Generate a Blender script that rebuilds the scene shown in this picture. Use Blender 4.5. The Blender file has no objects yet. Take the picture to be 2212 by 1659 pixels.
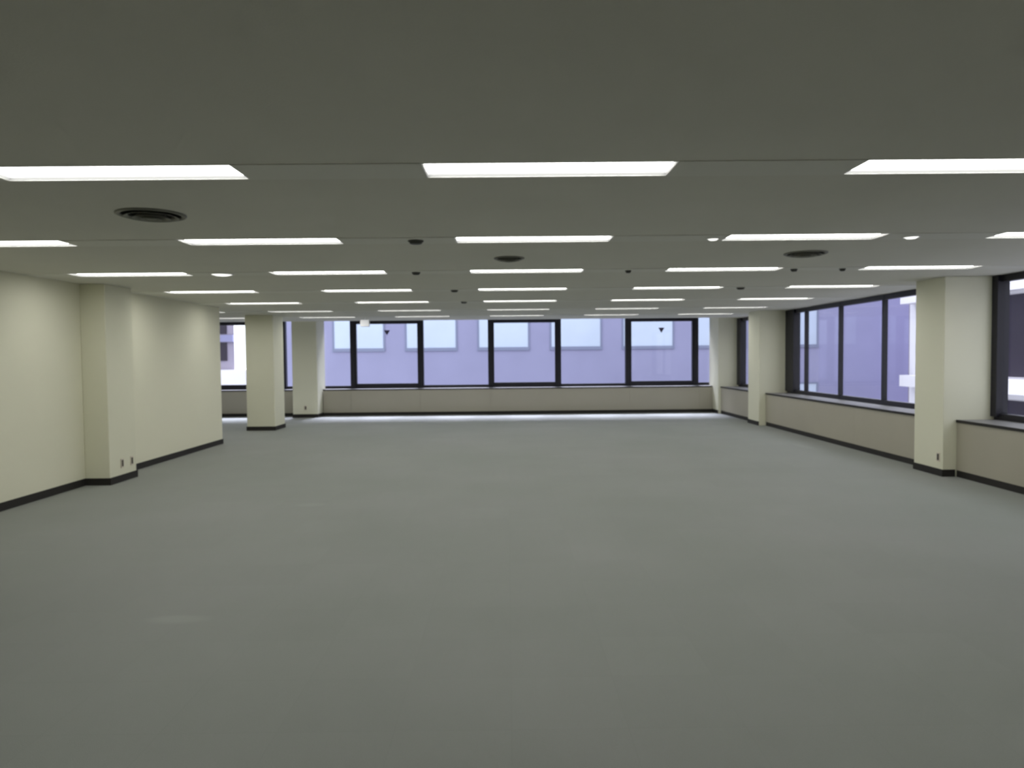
import bpy, bmesh, math, random
from mathutils import Vector, Matrix

random.seed(7)
S = bpy.context.scene
COL = S.collection

# ---------------------------------------------------------------- camera
FPX, W, H = 1550.0, 2212.0, 1659.0
cam_d = bpy.data.cameras.new('camera')
cam = bpy.data.objects.new('camera', cam_d); COL.objects.link(cam)
cam_d.sensor_fit = 'HORIZONTAL'; cam_d.sensor_width = 36.0
cam_d.lens = 36.0 * FPX / W
cam_d.clip_start = 0.05; cam_d.clip_end = 400
EYE = 1.59
cam_d.dof.use_dof = True           # the photograph is softly out of focus all over
cam_d.dof.focus_distance = 0.8; cam_d.dof.aperture_fstop = 12.0
pitch = math.atan(59.5 / FPX)
yaw = -math.atan(8.0 / FPX)
roll = -0.0095
cam.matrix_world = (Matrix.Translation((0, 0, EYE)) @ Matrix.Rotation(yaw, 4, 'Z')
                    @ Matrix.Rotation(math.pi / 2 - pitch, 4, 'X') @ Matrix.Rotation(roll, 4, 'Z'))
S.camera = cam

# ---------------------------------------------------------------- world, sun, exposure
world = bpy.data.worlds.new('overcast_sky'); S.world = world
world.use_nodes = True
bg = world.node_tree.nodes['Background']
bg.inputs['Color'].default_value = (0.93, 0.94, 1.0, 1)
bg.inputs['Strength'].default_value = 2.5
sun_d = bpy.data.lights.new('sun', 'SUN'); sun_d.energy = 21.0; sun_d.angle = math.radians(28)
sun_d.color = (0.85, 0.84, 1.0)
sun = bpy.data.objects.new('sun', sun_d); COL.objects.link(sun)
sun.location = (0, 40, 30); sun.rotation_euler = (math.radians(-35), 0, 0)
S.view_settings.view_transform = 'Standard'; S.view_settings.look = 'None'
S.view_settings.exposure = 0.0; S.view_settings.gamma = 1.0
S.view_settings.use_curve_mapping = False
S.cycles.use_denoising = True
S.cycles.max_bounces = 10; S.cycles.diffuse_bounces = 6
S.cycles.sample_clamp_indirect = 6.0
LAMP = 10.8

# ---------------------------------------------------------------- materials
def mat(name, col, rough=0.6, spec=0.3, metal=0.0, noise=0.0, scale=6.0, bump=0.0, bscale=150.0):
    m = bpy.data.materials.new(name); m.use_nodes = True
    nt = m.node_tree; b = nt.nodes['Principled BSDF']
    b.inputs['Roughness'].default_value = rough
    b.inputs['Specular IOR Level'].default_value = spec
    b.inputs['Metallic'].default_value = metal
    b.inputs['Base Color'].default_value = (*col, 1)
    if noise or bump:
        tc = nt.nodes.new('ShaderNodeTexCoord')
    if noise:
        n = nt.nodes.new('ShaderNodeTexNoise'); n.inputs['Scale'].default_value = scale
        n.inputs['Detail'].default_value = 4
        nt.links.new(tc.outputs['Object'], n.inputs['Vector'])
        r = nt.nodes.new('ShaderNodeMapRange')
        r.inputs['From Min'].default_value = 0.3; r.inputs['From Max'].default_value = 0.7
        r.inputs['To Min'].default_value = 1 - noise; r.inputs['To Max'].default_value = 1 + noise
        nt.links.new(n.outputs['Fac'], r.inputs['Value'])
        v = nt.nodes.new('ShaderNodeVectorMath'); v.operation = 'SCALE'
        v.inputs[0].default_value = col
        nt.links.new(r.outputs['Result'], v.inputs['Scale'])
        nt.links.new(v.outputs['Vector'], b.inputs['Base Color'])
    if bump:
        n2 = nt.nodes.new('ShaderNodeTexNoise'); n2.inputs['Scale'].default_value = bscale
        nt.links.new(tc.outputs['Object'], n2.inputs['Vector'])
        bp = nt.nodes.new('ShaderNodeBump'); bp.inputs['Strength'].default_value = bump
        bp.inputs['Distance'].default_value = 0.004
        nt.links.new(n2.outputs['Fac'], bp.inputs['Height'])
        nt.links.new(bp.outputs['Normal'], b.inputs['Normal'])
    return m

def emit(name, col, strength):
    m = bpy.data.materials.new(name); m.use_nodes = True
    b = m.node_tree.nodes['Principled BSDF']
    b.inputs['Base Color'].default_value = (0.8, 0.8, 0.8, 1)
    b.inputs['Emission Color'].default_value = (*col, 1)
    b.inputs['Emission Strength'].default_value = strength
    return m

def glass_mat(name, tint):
    m = bpy.data.materials.new(name); m.use_nodes = True
    nt = m.node_tree; nt.nodes.remove(nt.nodes['Principled BSDF'])
    out = nt.nodes['Material Output']
    t = nt.nodes.new('ShaderNodeBsdfTransparent'); t.inputs['Color'].default_value = (*tint, 1)
    g = nt.nodes.new('ShaderNodeBsdfGlossy'); g.inputs['Roughness'].default_value = 0.02
    # Schlick reflectance of a pane, the same from both of its faces
    geo = nt.nodes.new('ShaderNodeNewGeometry')
    def mth(op, a, b=None):
        n = nt.nodes.new('ShaderNodeMath'); n.operation = op
        for i, v in enumerate((a, b)):
            if v is None: continue
            if isinstance(v, (int, float)): n.inputs[i].default_value = v
            else: nt.links.new(v, n.inputs[i])
        return n.outputs[0]
    dt = nt.nodes.new('ShaderNodeVectorMath'); dt.operation = 'DOT_PRODUCT'
    nt.links.new(geo.outputs['Incoming'], dt.inputs[0]); nt.links.new(geo.outputs['Normal'], dt.inputs[1])
    k = mth('SUBTRACT', 1.0, mth('ABSOLUTE', dt.outputs['Value']))
    fac = mth('ADD', mth('MULTIPLY', mth('POWER', k, 5.0), 0.5), 0.012)
    mx = nt.nodes.new('ShaderNodeMixShader')
    nt.links.new(fac, mx.inputs['Fac'])
    nt.links.new(t.outputs['BSDF'], mx.inputs[1]); nt.links.new(g.outputs['BSDF'], mx.inputs[2])
    nt.links.new(mx.outputs['Shader'], out.inputs['Surface'])
    return m

def carpet_mat():
    """grey-green needle-punch carpet tiles, 50 cm, quarter-turned, with faint scuffs"""
    m = bpy.data.materials.new('carpet_tiles'); m.use_nodes = True
    nt = m.node_tree; L = nt.links.new; N = nt.nodes.new
    b = nt.nodes['Principled BSDF']
    b.inputs['Roughness'].default_value = 0.85; b.inputs['Specular IOR Level'].default_value = 0.25
    tc = N('ShaderNodeTexCoord')
    ch = N('ShaderNodeTexBrick'); ch.offset = 0.0; ch.inputs['Scale'].default_value = 1.0
    ch.inputs['Brick Width'].default_value = 0.5; ch.inputs['Row Height'].default_value = 0.5
    ch.inputs['Mortar Size'].default_value = 0.003; ch.inputs['Mortar Smooth'].default_value = 0.3
    ch.inputs['Color1'].default_value = (0.985, 0.985, 0.985, 1); ch.inputs['Color2'].default_value = (1.015, 1.015, 1.015, 1)
    ch.inputs['Mortar'].default_value = (0.975, 0.975, 0.975, 1)
    L(tc.outputs['Object'], ch.inputs['Vector'])
    n = N('ShaderNodeTexNoise'); n.inputs['Scale'].default_value = 0.5; n.inputs['Detail'].default_value = 5
    L(tc.outputs['Object'], n.inputs['Vector'])
    cr = N('ShaderNodeValToRGB')
    cr.color_ramp.elements[0].position = 0.3; cr.color_ramp.elements[0].color = FLOOR_A
    cr.color_ramp.elements[1].position = 0.7; cr.color_ramp.elements[1].color = FLOOR_B
    L(n.outputs['Fac'], cr.inputs['Fac'])
    mu = N('ShaderNodeMix'); mu.data_type = 'RGBA'; mu.blend_type = 'MULTIPLY'; mu.inputs[0].default_value = 1
    L(cr.outputs['Color'], mu.inputs[6]); L(ch.outputs['Color'], mu.inputs[7])
    f = N('ShaderNodeTexNoise'); f.inputs['Scale'].default_value = 220; f.inputs['Detail'].default_value = 2
    L(tc.outputs['Object'], f.inputs['Vector'])
    fr = N('ShaderNodeMapRange'); fr.inputs['To Min'].default_value = 0.9; fr.inputs['To Max'].default_value = 1.1
    L(f.outputs['Fac'], fr.inputs['Value'])
    vm = N('ShaderNodeVectorMath'); vm.operation = 'SCALE'
    L(mu.outputs[2], vm.inputs[0]); L(fr.outputs['Result'], vm.inputs['Scale'])
    last = vm.outputs['Vector']
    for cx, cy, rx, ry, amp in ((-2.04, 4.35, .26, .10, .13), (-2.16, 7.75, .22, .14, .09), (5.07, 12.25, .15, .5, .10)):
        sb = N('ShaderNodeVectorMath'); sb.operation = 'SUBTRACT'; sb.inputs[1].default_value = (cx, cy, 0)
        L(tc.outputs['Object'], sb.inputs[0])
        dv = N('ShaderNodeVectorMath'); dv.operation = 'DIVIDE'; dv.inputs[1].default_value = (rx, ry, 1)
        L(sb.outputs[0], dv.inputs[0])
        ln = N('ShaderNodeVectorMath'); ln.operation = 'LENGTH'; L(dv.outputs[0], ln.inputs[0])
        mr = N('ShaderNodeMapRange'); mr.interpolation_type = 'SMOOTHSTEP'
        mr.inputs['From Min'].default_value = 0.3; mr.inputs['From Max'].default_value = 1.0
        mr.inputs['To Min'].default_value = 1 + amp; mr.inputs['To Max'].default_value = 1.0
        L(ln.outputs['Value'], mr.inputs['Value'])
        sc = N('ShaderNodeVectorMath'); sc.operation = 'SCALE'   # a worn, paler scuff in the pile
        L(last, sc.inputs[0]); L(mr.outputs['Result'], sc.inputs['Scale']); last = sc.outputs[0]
    L(last, b.inputs['Base Color'])
    bp = N('ShaderNodeBump'); bp.inputs['Strength'].default_value = 0.3; bp.inputs['Distance'].default_value = 0.003
    L(f.outputs['Fac'], bp.inputs['Height']); L(bp.outputs['Normal'], b.inputs['Normal'])
    return m

FLOOR_A = (0.235, 0.247, 0.228, 1)
FLOOR_B = (0.262, 0.268, 0.256, 1)
M = {
    'carpet': carpet_mat(),
    'ceiling': mat('ceiling_board', (0.655, 0.65, 0.585), 0.9, 0.1, noise=0.02, scale=1.2, bump=0.15, bscale=90),
    'strip': mat('ceiling_strip_panel', (0.68, 0.68, 0.62), 0.7, 0.2),
    'wall': mat('cream_wall_paint', (0.76, 0.745, 0.60), 0.75, 0.2, noise=0.015, scale=0.8, bump=0.1, bscale=120),
    'column': mat('cream_column_paint', (0.74, 0.73, 0.585), 0.75, 0.2, noise=0.015, scale=0.8, bump=0.1, bscale=120),
    'cabinet': mat('grey_beige_enamel', (0.41, 0.385, 0.31), 0.5, 0.35, noise=0.015, scale=2),
    'top': mat('counter_top_laminate', (0.22, 0.215, 0.215), 0.45, 0.4),
    'dark': mat('dark_brown_vinyl', (0.022, 0.020, 0.018), 0.6, 0.3),
    'frame': mat('black_anodised_aluminium', (0.014, 0.013, 0.020), 0.45, 0.4),
    'white': mat('white_enamel', (0.78, 0.78, 0.76), 0.4, 0.4),
    'grille': mat('grey_enamel_diffuser', (0.20, 0.20, 0.17), 0.5, 0.3),
    'duct_shade': mat('duct_shade_black', (0.02, 0.02, 0.018), 0.9, 0.05),
    'head': mat('dark_bronze_metal', (0.06, 0.06, 0.055), 0.5, 0.4, metal=0.3),
    'plate': mat('beige_plastic', (0.66, 0.60, 0.50), 0.45, 0.4),
    'socket': mat('brown_plastic', (0.07, 0.06, 0.05), 0.5, 0.3),
    'lens': emit('lit_fluorescent_diffuser', (1.0, 1.0, 0.95), LAMP),
    'dim_lens': emit('dim_lamp_cover', (1.0, 1.0, 0.95), 1.2),
    'panel_lens': emit('dim_sign_panel', (0.95, 0.95, 1.0), 0.35),
    'flange': mat('grey_trough_flange', (0.14, 0.14, 0.14), 0.6, 0.2),
    'glass': glass_mat('window_glass', (0.93, 0.95, 0.97)),
    'facade': mat('lavender_grey_facade_tile', (0.26, 0.26, 0.40), 0.7, 0.2, noise=0.05, scale=0.6),
    'facade_line': mat('facade_reveal_grey', (0.19, 0.21, 0.31), 0.7, 0.2),
    'pale': mat('pale_blue_window_film', (0.46, 0.53, 0.66), 0.3, 0.4, noise=0.04, scale=0.7),
    'bwhite': mat('white_building_paint', (0.78, 0.76, 0.79), 0.8, 0.2),
    'bgrey': mat('mauve_grey_cladding', (0.30, 0.27, 0.33), 0.6, 0.2),
    'bdark': mat('dark_window_glazing', (0.030, 0.024, 0.036), 0.35, 0.2),
    'asphalt': mat('street_asphalt', (0.12, 0.12, 0.13), 0.9, 0.2, noise=0.1, scale=1),
    'sticker': mat('faded_grey_sticker', (0.10, 0.09, 0.15), 0.7, 0.2),
}

# ---------------------------------------------------------------- helpers
class MB:
    def __init__(self): self.bm = bmesh.new()
    def box(self, x0, x1, y0, y1, z0, z1):
        r = bmesh.ops.create_cube(self.bm, size=1)
        for v in r['verts']:
            v.co = Vector(((x0 + x1) / 2 + v.co.x * (x1 - x0), (y0 + y1) / 2 + v.co.y * (y1 - y0),
                           (z0 + z1) / 2 + v.co.z * (z1 - z0)))
        return self
    def lathe(self, prof, seg=40, c=(0, 0, 0)):
        rings = []
        for r, z in prof:
            if r < 1e-6: rings.append([self.bm.verts.new((c[0], c[1], c[2] + z))])
            else: rings.append([self.bm.verts.new((c[0] + r * math.cos(2 * math.pi * i / seg),
                                                   c[1] + r * math.sin(2 * math.pi * i / seg), c[2] + z)) for i in range(seg)])
        for a, b in zip(rings, rings[1:]):
            for i in range(seg):
                j = (i + 1) % seg
                vs = [a[i % len(a)], a[j % len(a)], b[j % len(b)], b[i % len(b)]]
                u = []
                for v in vs:
                    if v not in u: u.append(v)
                if len(u) > 2: self.bm.faces.new(u)
        bmesh.ops.recalc_face_normals(self.bm, faces=self.bm.faces[:])
        return self
    def build(self, name, m, parent=None, bevel=0.0, smooth=False):
        if bevel:
            bmesh.ops.bevel(self.bm, geom=self.bm.edges[:], offset=bevel, segments=2, affect='EDGES', profile=0.5)
        me = bpy.data.meshes.new(name); self.bm.to_mesh(me); self.bm.free()
        me.materials.append(M[m])
        if smooth:
            for p in me.polygons: p.use_smooth = True
        o = bpy.data.objects.new(name, me); COL.objects.link(o)
        if parent: o.parent = parent
        return o

def tag(o, label, cat, group=None):
    o['label'] = label; o['category'] = cat
    if group: o['group'] = group
    return o

def thing(name, label, cat, loc=(0, 0, 0), group=None):
    o = bpy.data.objects.new(name, None); COL.objects.link(o)
    o.empty_display_size = 0.1; o.location = loc
    return tag(o, label, cat, group)

def struct(name, mb, m, parent=None):
    o = mb.build(name, m, parent)
    if not parent: o['kind'] = 'structure'
    return o

def copy_tree(o, parent=None):
    c = o.copy(); COL.objects.link(c)
    if parent: c.parent = parent
    for ch in [k for k in bpy.data.objects if k.parent == o]:
        copy_tree(ch, c)
    return c

# ---------------------------------------------------------------- levels
CEIL = 2.553
XL, XR = -5.395, 6.22          # left wall face, right window plane
YF = 20.20                     # far window plane
YB = -1.60                     # wall behind the viewer
XA = -10.4                     # far side of the alcove past the left wall
YE = 13.50                     # where the left wall ends
SILL = 0.73
POCK = 18.75                   # the ceiling steps up in front of the far windows
HEAD = 2.70

# ---------------------------------------------------------------- setting
struct('floor', MB().box(XA - .2, XR + .2, YB - .2, YF + .2, -.15, 0), 'carpet')
LY0, LDY = 3.742, 2.207         # rows of strip lights
LX0, LP = 0.218, 2.2275
LL, LW = 1.27, 0.27
RECESS = 0.016
places = [(-1, c) for c in (-1, 1)] + [(r, c) for r in range(7) for c in  # the first pair is unseen, added to light the near floor and ceiling
          ((-1, 0, 1) if r == 0 else (-3, -2, -1, 0, 1, 2) if r >= 5 else (-2, -1, 0, 1, 2))]
c_ = MB().box(XA - .2, XR + .2, YB - .2, POCK, CEIL + .05, 2.85).box(XA - .2, XR + .2, POCK, YF + .2, HEAD, 2.85)
yy = YB - .2
for r in range(-1, 7):
    y = LY0 + LDY * r
    c_.box(XA - .2, XR + .2, yy, y - LW / 2, CEIL, CEIL + .05)
    xx = XA - .2
    for x in [LX0 + LP * c for q, c in places if q == r]:
        c_.box(xx, x - LL / 2, y - LW / 2, y + LW / 2, CEIL, CEIL + .05); xx = x + LL / 2
    c_.box(xx, XR + .2, y - LW / 2, y + LW / 2, CEIL, CEIL + .05)
    yy = y + LW / 2
c_.box(XA - .2, XR + .2, yy, POCK, CEIL, CEIL + .05)
struct('ceiling', c_, 'ceiling')
struct('wall_left', MB().box(XL - .15, XL, YB, YE, 0, CEIL), 'wall')
struct('wall_left_return', MB().box(XA, XL - .15, YE - .15, YE, 0, CEIL), 'wall')
struct('wall_alcove', MB().box(XA - .15, XA, YE - .15, YF, 0, HEAD), 'wall')
struct('wall_back', MB().box(XL - .15, XR + .2, YB - .15, YB, 0, CEIL), 'wall')
struct('wall_far', MB().box(XA - .15, XR + .2, YF, YF + .2, 0, SILL), 'cabinet')
struct('wall_right', MB().box(XR, XR + .2, YB, YF, 0, SILL).box(XR, XR + .2, YB, 2.6, SILL, CEIL)
       .box(XR, XR + .2, POCK, YF, CEIL, HEAD), 'wall')
struct('baseboard_left', MB().box(XL, XL + .012, YB, 9.11, 0, .09).box(XL, XL + .012, 9.76, YE + .012, 0, .09)
       .box(XL - .15, XL, YE, YE + .012, 0, .09), 'dark')
struct('baseboard_alcove', MB().box(XA, XA + .012, YE, 19.8, 0, .09), 'dark')
struct('baseboard_left_return', MB().box(XA + .012, XL - .15, YE, YE + .012, 0, .09), 'dark')
struct('baseboard_back', MB().box(XL + .012, 5.72, YB, YB + .012, 0, .09), 'dark')

# ---------------------------------------------------------------- windows
wn = [0]
def window(axis, plane, a0, a1, z0, z1, opening, left_jamb=0.0, right_jamb=0.0, mull=0.12, sticker=False, zs=None):
    """a bay of the ribbon window between two mullion centres a0 < a1; axis 'X' far wall, 'Y' right wall"""
    wn[0] += 1
    root = bpy.data.objects.new('window_%d' % wn[0], None); COL.objects.link(root)
    root.empty_display_size = 0.1; root['kind'] = 'structure'
    base = Vector(((a0 + a1) / 2, plane, z0)) if axis == 'X' else Vector((plane, (a0 + a1) / 2, z0))
    root.location = base
    def bx(mb, p0, p1, d0, d1, q0, q1):
        if axis == 'X': mb.box(p0 - base.x, p1 - base.x, d0, d1, q0 - z0, q1 - z0)
        else: mb.box(d0, d1, p0 - base.y, p1 - base.y, q0 - z0, q1 - z0)
    g = 0.001
    h = mull / 2
    lj, rj = (left_jamb or h), (right_jamb or h)
    s0, s1 = a0 + lj, a1 - rj
    top = 0.035 if axis == 'X' else 0.085
    f = MB()                                             # head and sill rails
    bx(f, a0 + g, a1 - g, -.03, .07, z0, z0 + .04); bx(f, a0 + g, a1 - g, -.03, .07, z1 - top, z1 - .002)
    f.build('window_frame', 'frame', root)
    for (p0, p1, big) in ((a0 + g, s0, left_jamb), (s1, a1 - g, right_jamb)):
        m = MB(); dp = (-.07, .08) if axis == 'X' or big else (-.035, .035); bx(m, p0, p1, *dp, z0 + .001, z1 - .003); m.build('jamb' if big else 'mullion', 'frame', root)
    q0, q1 = z0 + .04, z1 - top
    if opening:
        s = MB(); w = 0.05; zt = zs or q1
        bx(s, s0, s0 + w, -.05, .05, q0, zt + .09); bx(s, s1 - w, s1, -.05, .05, q0, zt + .09)
        bx(s, s0 + w, s1 - w, -.05, .05, q0, q0 + .055); bx(s, s0 + w, s1 - w, -.05, .05, zt, zt + .09)
        so = s.build('sash', 'frame', root)
        l = MB(); bx(l, (s0 + s1) / 2 - .06, (s0 + s1) / 2 + .06, -.065, -.05, q0 + .012, q0 + .03)
        bx(l, (s0 + s1) / 2 - .012, (s0 + s1) / 2 + .012, -.085, -.05, q0 + .016, q0 + .026)
        l.build('latch', 'frame', so)
        p = MB(); bx(p, s0 + w, s1 - w, .012, .018, q0 + .055, zt); p.build('glass_pane', 'glass', root)
    else:
        p = MB(); bx(p, s0, s1, .012, .018, q0, q1); p.build('glass_pane', 'glass', root)
    if sticker:
        c = (s0 + s1) / 2; zc = 2.30; r = .085
        bm = bmesh.new()
        pts = [(-r, r * .7), (r, r * .7), (0, -r)]
        fr = [bm.verts.new((c + x - base.x, .008, zc + z - z0)) for x, z in pts]
        bk = [bm.verts.new((c + x - base.x, .0115, zc + z - z0)) for x, z in pts]
        bm.faces.new(fr); bm.faces.new(bk[::-1])
        for i in range(3): bm.faces.new((fr[i], bk[i], bk[(i + 1) % 3], fr[(i + 1) % 3]))
        bmesh.ops.recalc_face_normals(bm, faces=bm.faces[:])
        mb = MB(); mb.bm.free(); mb.bm = bm
        mb.build('sticker', 'sticker', root)
    return root

FX0, FP = -0.50, 1.929
edges = [FX0 + FP * k for k in range(-5, 4)]
opening = {-4: True, -3: False, -2: True, -1: False, 0: True, 1: False, 2: True}
window('X', YF, XA, FX0 - 4 * FP, .77, 2.695, False, left_jamb=.10)
for k in range(-4, 3):
    window('X', YF, FX0 + FP * k, FX0 + FP * (k + 1), .77, 2.695, opening[k], sticker=k in (-2, 2), zs=2.535)
window('X', YF, FX0 + FP * 3, XR, .77, 2.695, False, right_jamb=.10)
struct('trim_far_sill', MB().box(XA, XR, YF - .02, YF + .10, SILL, .77), 'frame')

RZ0, RZ1 = .77, CEIL
def ribbon(stops, lj, rj):
    for i, (a, b) in enumerate(zip(stops, stops[1:])):
        window('Y', XR, a, b, RZ0, RZ1, False, left_jamb=lj if i == 0 else 0,
               right_jamb=rj if i == len(stops) - 2 else 0, mull=.06)
ribbon([2.60, 4.30, 5.84, 7.38, 9.11], .1, .11)
ribbon([9.76, 11.83, 13.39, 14.93, 15.90], .1, .45)
ribbon([16.62, 17.9, 19.27], .1, .30)
struct('trim_right_sill', MB().box(XR - .02, XR + .10, 2.6, 9.11, SILL, .77).box(XR - .02, XR + .10, 9.76, 15.9, SILL, .77)
       .box(XR - .02, XR + .10, 16.62, 19.27, SILL, .77), 'frame')

# ---------------------------------------------------------------- columns
def column(x0, x1, y0, y1, ztop, label, sides):
    cx, cy = (x0 + x1) / 2, (y0 + y1) / 2
    t = thing('square_column', label, 'column', (cx, cy, 0), 'square columns of the office')
    MB().box(x0 - cx, x1 - cx, y0 - cy, y1 - cy, 0, ztop - .001).build('shaft', 'column', t, bevel=.008)
    m = MB(); e = .012
    if 'c' in sides: m.box(x0 - e - cx, 5.705 - cx, y0 - e - cy, y0 - cy, 0, .09)
    if 'n' in sides: m.box(x0 - e * ('l' in sides) - cx, x1 + e * ('r' in sides) - cx, y0 - e - cy, y0 - cy, 0, .09)
    if 'f' in sides: m.box(x0 - e * ('l' in sides) - cx, x1 + e * ('r' in sides) - cx, y1 - cy, y1 + e - cy, 0, .09)
    if 'l' in sides: m.box(x0 - e - cx, x0 - cx, y0 - cy, y1 - cy, 0, .09)
    if 'r' in sides: m.box(x1 - cx, x1 + e - cx, y0 - cy, y1 - cy, 0, .09)
    m.build('baseboard', 'dark', t)
    return t
column(XL + .001, -5.08, 9.11, 9.76, CEIL, 'cream pilaster projecting from the long left wall, two sockets near its foot', 'nfr')
column(-5.80, -5.18, 15.90, 16.60, CEIL, 'freestanding cream square column just past the end of the left wall', 'nflr')
column(-5.80, -5.13, 19.30, YF - .075, HEAD, 'pale square column against the far windows, left end, bright along its right edge', 'nlr')
column(5.55, XR + .15, 9.11, 9.76, CEIL, 'nearest and largest cream column on the right, between two window bays', 'lc')
column(5.57, XR + .15, 15.90, 16.62, CEIL, 'cream column further along the right wall, second from the viewer', 'l')
column(5.65, XR + .15, 19.27, YF - .075, HEAD, 'narrow column in the far right corner with a bright white left edge', 'l')

# ---------------------------------------------------------------- sill cabinets
def cabinet(axis, front, back, a0, a1, joints, label, e0=0, e1=0):
    """low perimeter cabinet under the windows; front panels, dark edge strip, top and toe kick are its parts"""
    mid = (a0 + a1) / 2
    base = Vector((mid, front, 0)) if axis == 'X' else Vector((front, mid, 0))
    t = thing('sill_cabinet', label, 'cabinet', base, 'low cabinets under the windows')
    D = back - front
    def bx(mb, p0, p1, d0, d1, z0, z1):
        if axis == 'X': mb.box(p0 - mid, p1 - mid, d0, d1, z0, z1)
        else: mb.box(d0, d1, p0 - mid, p1 - mid, z0, z1)
        return mb
    bx(MB(), a0, a1, .02, D - .002, .0, SILL - .03).build('body', 'cabinet', t)
    st = [a0] + [j for j in joints if a0 < j < a1] + [a1]
    for p, q in zip(st, st[1:]):
        bx(MB(), p + .002, q - .002, 0.0, .02, .085, SILL - .035).build('front_panel', 'cabinet', t)
    bx(MB(), a0, a1, .004, .02, 0, .085).build('toe_kick', 'dark', t)
    bx(MB(), a0, a1, -.004, D - .002, SILL - .03, SILL - .001).build('counter_top', 'top', t)
    bx(MB(), a0, a1, -.012, -.004, SILL - .034, SILL).build('edge_strip', 'dark', t)
    return t
cabinet('X', 19.80, YF, XA + .012, -5.80, edges, 'grey low cabinet under the far left window, beyond the freestanding column')
cabinet('X', 19.80, YF, -5.11, 5.64, edges, 'long grey-beige low cabinet running under the far windows')
cabinet('Y', 5.72, XR, 2.6, 9.10, [4.3, 5.84, 7.38], 'olive-beige low cabinet at the right edge of the photo, nearest the viewer')
cabinet('Y', 5.72, XR, 9.77, 15.89, [11.83, 13.39, 14.93], 'beige low cabinet between the two cream columns on the right')
cabinet('Y', 5.72, XR, 16.63, 19.26, [17.9], 'short low cabinet in the far right corner behind the second right column')

# ---------------------------------------------------------------- ceiling lights
def light_proto():
    """a trough light: thin frame on the ceiling, grey flanges in the recess, lit diffuser above them"""
    t = thing('fluorescent_light', '', 'ceiling light')
    f = MB(); e = .010; d = .003
    f.box(-LL / 2 - e, LL / 2 + e, -LW / 2 - e, -LW / 2, -d, 0).box(-LL / 2 - e, LL / 2 + e, LW / 2, LW / 2 + e, -d, 0)
    f.box(-LL / 2 - e, -LL / 2, -LW / 2, LW / 2, -d, 0).box(LL / 2, LL / 2 + e, -LW / 2, LW / 2, -d, 0)
    f.build('frame', 'white', t)
    g = MB(); w = .002; a, b = LL / 2 - .0005, LW / 2 - .0005
    g.box(-a, a, -b, -b + w, 0, RECESS + .006).box(-a, a, b - w, b, 0, RECESS + .006)
    g.box(-a, -a + w, -b + w, b - w, 0, RECESS + .006).box(a - w, a, -b + w, b - w, 0, RECESS + .006)
    g.build('flange', 'flange', t)
    MB().box(-a + w, a - w, -b + w, b - w, RECESS, RECESS + .006).build('diffuser', 'lens', t)
    return t
ROW = ['nearest row', 'second row', 'third row', 'fourth row', 'fifth row', 'sixth row', 'farthest row']
def light_label(r, c):
    if r < 0: return 'unseen strip light added overhead to the %s, to brighten the near room' % ('left' if c < 0 else 'right')
    n = {-3: 'beyond the end of the left wall', -2: 'leftmost, by the left wall', -1: 'left of the middle one',
         0: 'the middle one', 1: 'right of the middle one', 2: 'rightmost, by the right windows'}
    if r == 6: n[-2] = 'behind the freestanding column at left'
    if r == 0: n.update({-1: 'the left one', 1: 'the right one, cut by the photo edge'})
    if r == 1: n.update({-2: 'leftmost, cut by the photo edge', 2: 'rightmost, cut by the photo edge'})
    return 'strip ceiling light in the %s, %s' % (ROW[r], n[c])
lp = None
for r, c in places:
    if lp is None: lp = light_proto(); o = lp
    else: o = copy_tree(lp)
    o.location = (LX0 + LP * c, LY0 + LDY * r, CEIL)
    tag(o, light_label(r, c), 'ceiling light', 'strip lights recessed in the ceiling')

# strip panels that run between the lights of each row
for r in range(7):
    m = MB(); y = LY0 + LDY * r
    xs = [LX0 + LP * c for q, c in places if q == r]
    lo = XA if r >= 5 else XL + .001
    st = [lo] + [v for x in xs for v in (x - LL / 2 - .011, x + LL / 2 + .011)] + [XR]
    for i in range(0, len(st), 2):
        if st[i + 1] - st[i] > .05:
            m.box(st[i], st[i + 1], y - .145, y + .145, CEIL - .0045, CEIL - .0005)
    struct('trim_%d' % (r + 1), m, 'strip')

# ---------------------------------------------------------------- round air diffusers
def diffuser(x, y, R, label):
    t = thing('air_diffuser', label, 'air vent', (x, y, CEIL), 'round air diffusers in the ceiling')
    MB().lathe([(R, 0), (R, -.008), (R - .012, -.014), (R - .03, -.010), (R - .035, -.001), (R, -.0005)]).build('rim', 'grille', t, smooth=True)
    MB().lathe([(0, -.002), (R - .03, -.002), (R - .03, -.0005), (0, -.0005)]).build('duct_shade_disc', 'duct_shade', t)  # flat black disc, the shade inside the duct put into its colour
    for k, (r1, dz) in enumerate(((.78, .022), (.54, .030), (.30, .036))):
        r = R * r1
        MB().lathe([(r - .035, -.004), (r, -dz), (r - .004, -dz - .002), (r - .040, -.006), (r - .035, -.004)]).build('cone_ring', 'grille', t, smooth=True)
    MB().lathe([(0, -.036), (R * .14, -.034), (R * .16, -.028), (.01, -.004), (0, -.004)]).build('centre_cap', 'grille', t, smooth=True)
    return t
diffuser(-2.35, 4.80, .215, 'dark round ceiling vent, the largest and nearest, at left')
diffuser(0.02, 7.06, .15, 'small dark round ceiling vent near the middle of the photo')
diffuser(2.86, 6.90, .20, 'dark round ceiling vent on the right behind the second row of lights')

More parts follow.
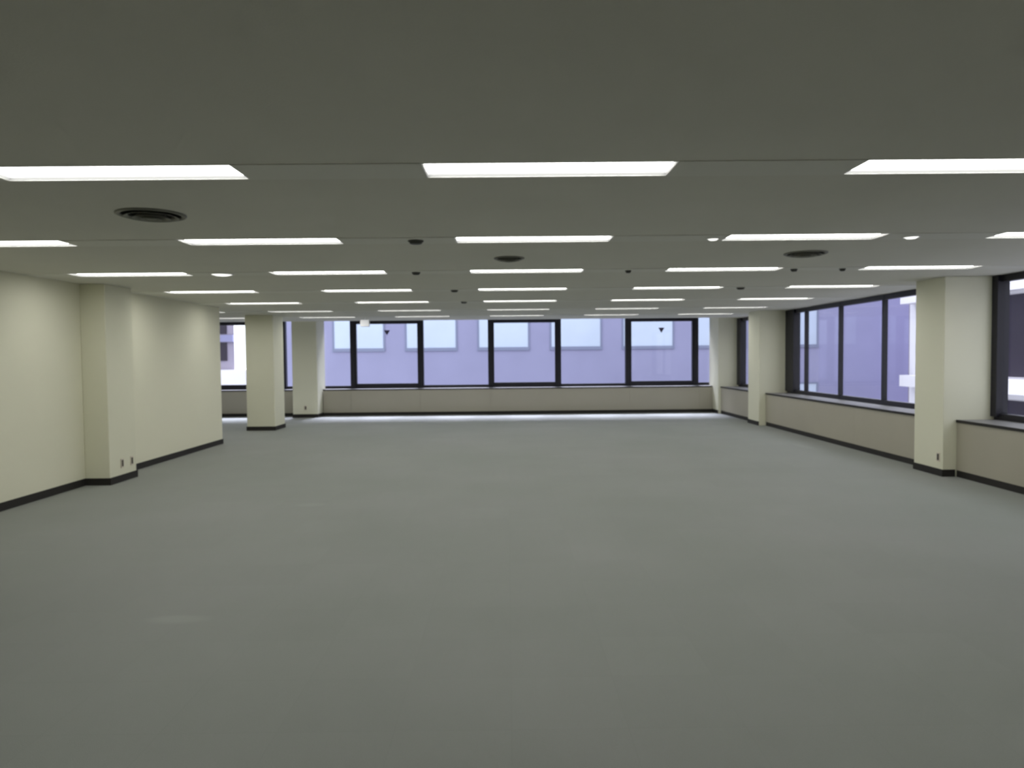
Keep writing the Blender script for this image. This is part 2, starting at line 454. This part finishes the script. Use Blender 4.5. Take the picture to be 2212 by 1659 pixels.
# ---------------------------------------------------------------- small ceiling fittings
def downlight(x, y, r, label):
    t = thing('downlight', label, 'downlight', (x, y, CEIL), 'small round lit ceiling lamps')
    MB().lathe([(r * .8, -.0045), (r, -.0045), (r, -.010), (r * .9, -.014), (r * .8, -.010), (r * .8, -.0045)], 32).build('bezel', 'white', t, smooth=True)
    MB().lathe([(0, -.0045), (r * .8, -.0045), (r * .8, -.010), (r * .5, -.022), (0, -.026)], 32).build('lamp_cover', 'dim_lens', t, smooth=True)
downlight(1.70, 5.95, .055, 'small white round lamp left of the right second-row strip light')
downlight(3.34, 5.95, .070, 'small bright white round lamp right of the right second-row strip light')
downlight(-3.22, 8.156, .135, 'wider flat white round lamp between the two left strip lights of the third row')

def sprinkler(x, y, r, label):
    t = thing('ceiling_speaker', label, 'ceiling fitting', (x, y, CEIL), 'small dark round ceiling fittings')
    MB().lathe([(0, -.0045), (r, -.0045), (r, -.010), (r * .9, -.016), (0, -.018)], 28).build('rim', 'head', t, smooth=True)
    MB().lathe([(r * .85, -.014), (r * .8, -.026), (r * .6, -.032), (0, -.033)], 24).build('cap', 'head', t, smooth=True)
SP = [(-.75, 5.95, .065, 'dark round ceiling fitting left of the middle light in the second row'),
      (-1.03, 8.156, .05, 'dark round ceiling fitting left of the middle light in the third row'),
      (1.37, 8.156, .035, 'dark round ceiling fitting right of the middle light in the third row'),
      (3.25, 8.156, .04, 'dark round ceiling fitting in the third row, second from the right windows'),
      (3.80, 8.156, .035, 'dark round ceiling fitting in the third row, nearest the right windows'),
      (-.76, 10.363, .055, 'dark round ceiling fitting left of the middle light in the fourth row'),
      (3.36, 10.363, .06, 'dark round ceiling fitting right of the right light in the fourth row'),
      (-.76, 12.57, .055, 'dark round ceiling fitting left of the middle light in the fifth row')]
for s_ in SP: sprinkler(*s_)

t = thing('ceiling_sign_box', 'small white box hanging from the ceiling in front of the far left windows', 'sign box', (-3.45, 17.4, CEIL))
MB().box(-.012, .012, -.012, .012, -.05, 0).build('stem', 'white', t)
MB().box(-.11, .11, -.03, .03, -.21, -.04).build('housing', 'white', t, bevel=.006)
MB().box(-.10, .10, -.033, -.030, -.20, -.05).build('lit_panel', 'panel_lens', t)

# ---------------------------------------------------------------- wall sockets
def outlet(loc, rz, label):
    t = thing('wall_socket', label, 'socket', loc, 'low wall sockets on the columns'); t.rotation_euler = (0, 0, rz)
    MB().box(-.036, .036, -.007, -.0005, -.06, .06).build('plate', 'plate', t, bevel=.002)
    MB().box(-.018, .018, -.011, -.007, -.042, .042).build('socket', 'socket', t, bevel=.001)
outlet((-5.08, 9.40, .24), math.pi / 2, 'beige wall socket on the left pilaster, the one nearer the viewer')
outlet((-5.08, 9.64, .24), math.pi / 2, 'beige wall socket on the left pilaster, the one farther from the viewer')
outlet((5.55, 9.20, .24), -math.pi / 2, 'beige wall socket low on the nearest right column')
outlet((-5.46, 19.30, .26), 0, 'wall socket low on the pale column by the far windows')

# ---------------------------------------------------------------- outside
struct('ground_street', MB().box(-60, 60, 20.6, 90, -7.2, -7).box(6.8, 60, -20, 20.6, -7.2, -7), 'asphalt')

# lavender office block across the lane
FY = 28.0
bl = thing('office_building', 'lavender grey office block with pale square windows filling the far windows', 'building', (3, FY, -7))
def L(mb, x0, x1, y0, y1, z0, z1): return mb.box(x0 - 3, x1 - 3, y0 - FY, y1 - FY, z0 + 7, z1 + 7)
BX0, BX1 = -9.3, 15.7
wins = [(-6.75 + 2.816 * k) for k in range(0, 7)]
L(MB(), BX0, BX1, FY, FY + 9, -7, 9.2).build('wall', 'facade', bl)
m = MB()
for z in (8.45,): L(m, BX0, BX1, FY - .012, FY, z - .03, z)
L(m, BX0, BX1, FY - .12, FY + .5, 9.2, 9.4); m.build('ledge', 'facade_line', bl)
for z0 in (-1.62, 1.95, 5.35):
    for i, x in enumerate(wins):
        f = MB(); w = 1.90
        L(f, x - .07, x + w + .07, FY - .05, FY, z0 - .12, z0); L(f, x - .07, x, FY - .03, FY, z0, z0 + 2.03); L(f, x + w, x + w + .07, FY - .03, FY, z0, z0 + 2.03)
        L(f, x - .07, x + w + .07, FY - .03, FY, z0 + 2.03, z0 + 2.10)
        fo = f.build('window', 'facade_line', bl)
        L(MB(), x, x + w, FY - .015, FY, z0, z0 + 2.03).build('pane', 'pale', fo)

# white block across the side street
wb = thing('white_building', 'white block with projecting floor bands seen through the right windows', 'building', (13.85, 12, -7))
def R(mb, x0, x1, y0, y1, z0, z1): return mb.box(x0 - 13.85, x1 - 13.85, y0 - 12, y1 - 12, z0 + 7, z1 + 7)
R(MB(), 13.87, 24, 24.7, 24.8, -7, 8).build('gable_bounce_blocker', 'bgrey', wb)  # unseen grey slab added to cut sunlit bounce onto the lavender block
R(MB(), 13.85, 24, -4, 24.7, -7, 8).build('wall', 'bwhite', wb)
for z in (-3.0, .45, 3.24, 6.7):
    R(MB(), 13.40, 13.85, -4, 24.5, z, z + (.38 if z < 3 else .24)).build('floor_band', 'bwhite', wb)
for z0, z1 in ((-2.4, .30), (.85, 3.2), (3.6, 6.6)):
    for j in range(6):
        y1 = 22.6 - 4.2 * j
        R(MB(), 13.80, 13.85, y1 - 3.6, y1, z0 + .05, z1 - .05).build('window', 'bdark', wb)
        R(MB(), 13.66, 13.80, y1 - 1.9, y1 - 1.75, z0, z1).build('post', 'bgrey', wb)

# block with dark windows further back on the left
gb = thing('mauve_building', 'grey mauve block with a dark window, seen past the left wall end', 'building', (-22, 40, -7))
def G(mb, x0, x1, y0, y1, z0, z1): return mb.box(x0 + 22, x1 + 22, y0 - 40, y1 - 40, z0 + 7, z1 + 7)
bm = bmesh.new()
pl = [(-8, 0), (6.8, 0), (1.5, 10), (-8, 10)]
lo = [bm.verts.new((x, y, 8)) for x, y in pl]; hi = [bm.verts.new((x, y, 14)) for x, y in pl]
bm.faces.new(lo[::-1]); bm.faces.new(hi)
for i in range(4): bm.faces.new((lo[i], lo[(i + 1) % 4], hi[(i + 1) % 4], hi[i]))
mb = MB(); mb.bm.free(); mb.bm = bm; mb.build('wall', 'bgrey', gb)
G(MB(), -30, -10, 39.6, 48, -7, 1.0).build('podium', 'bwhite', gb)
for z0, z1 in ((1.5, 2.5), (3.0, 3.5), (4.6, 5.6)):
    for x in (-19.5, -23.5, -27.5):
        G(MB(), x, x + 3.9, 39.94, 40, z0, z1).build('window', 'bdark', gb)
for z in (2.55, 3.9): G(MB(), -30, -15.2, 39.8, 40, z, z + .38).build('floor_band', 'facade', gb)
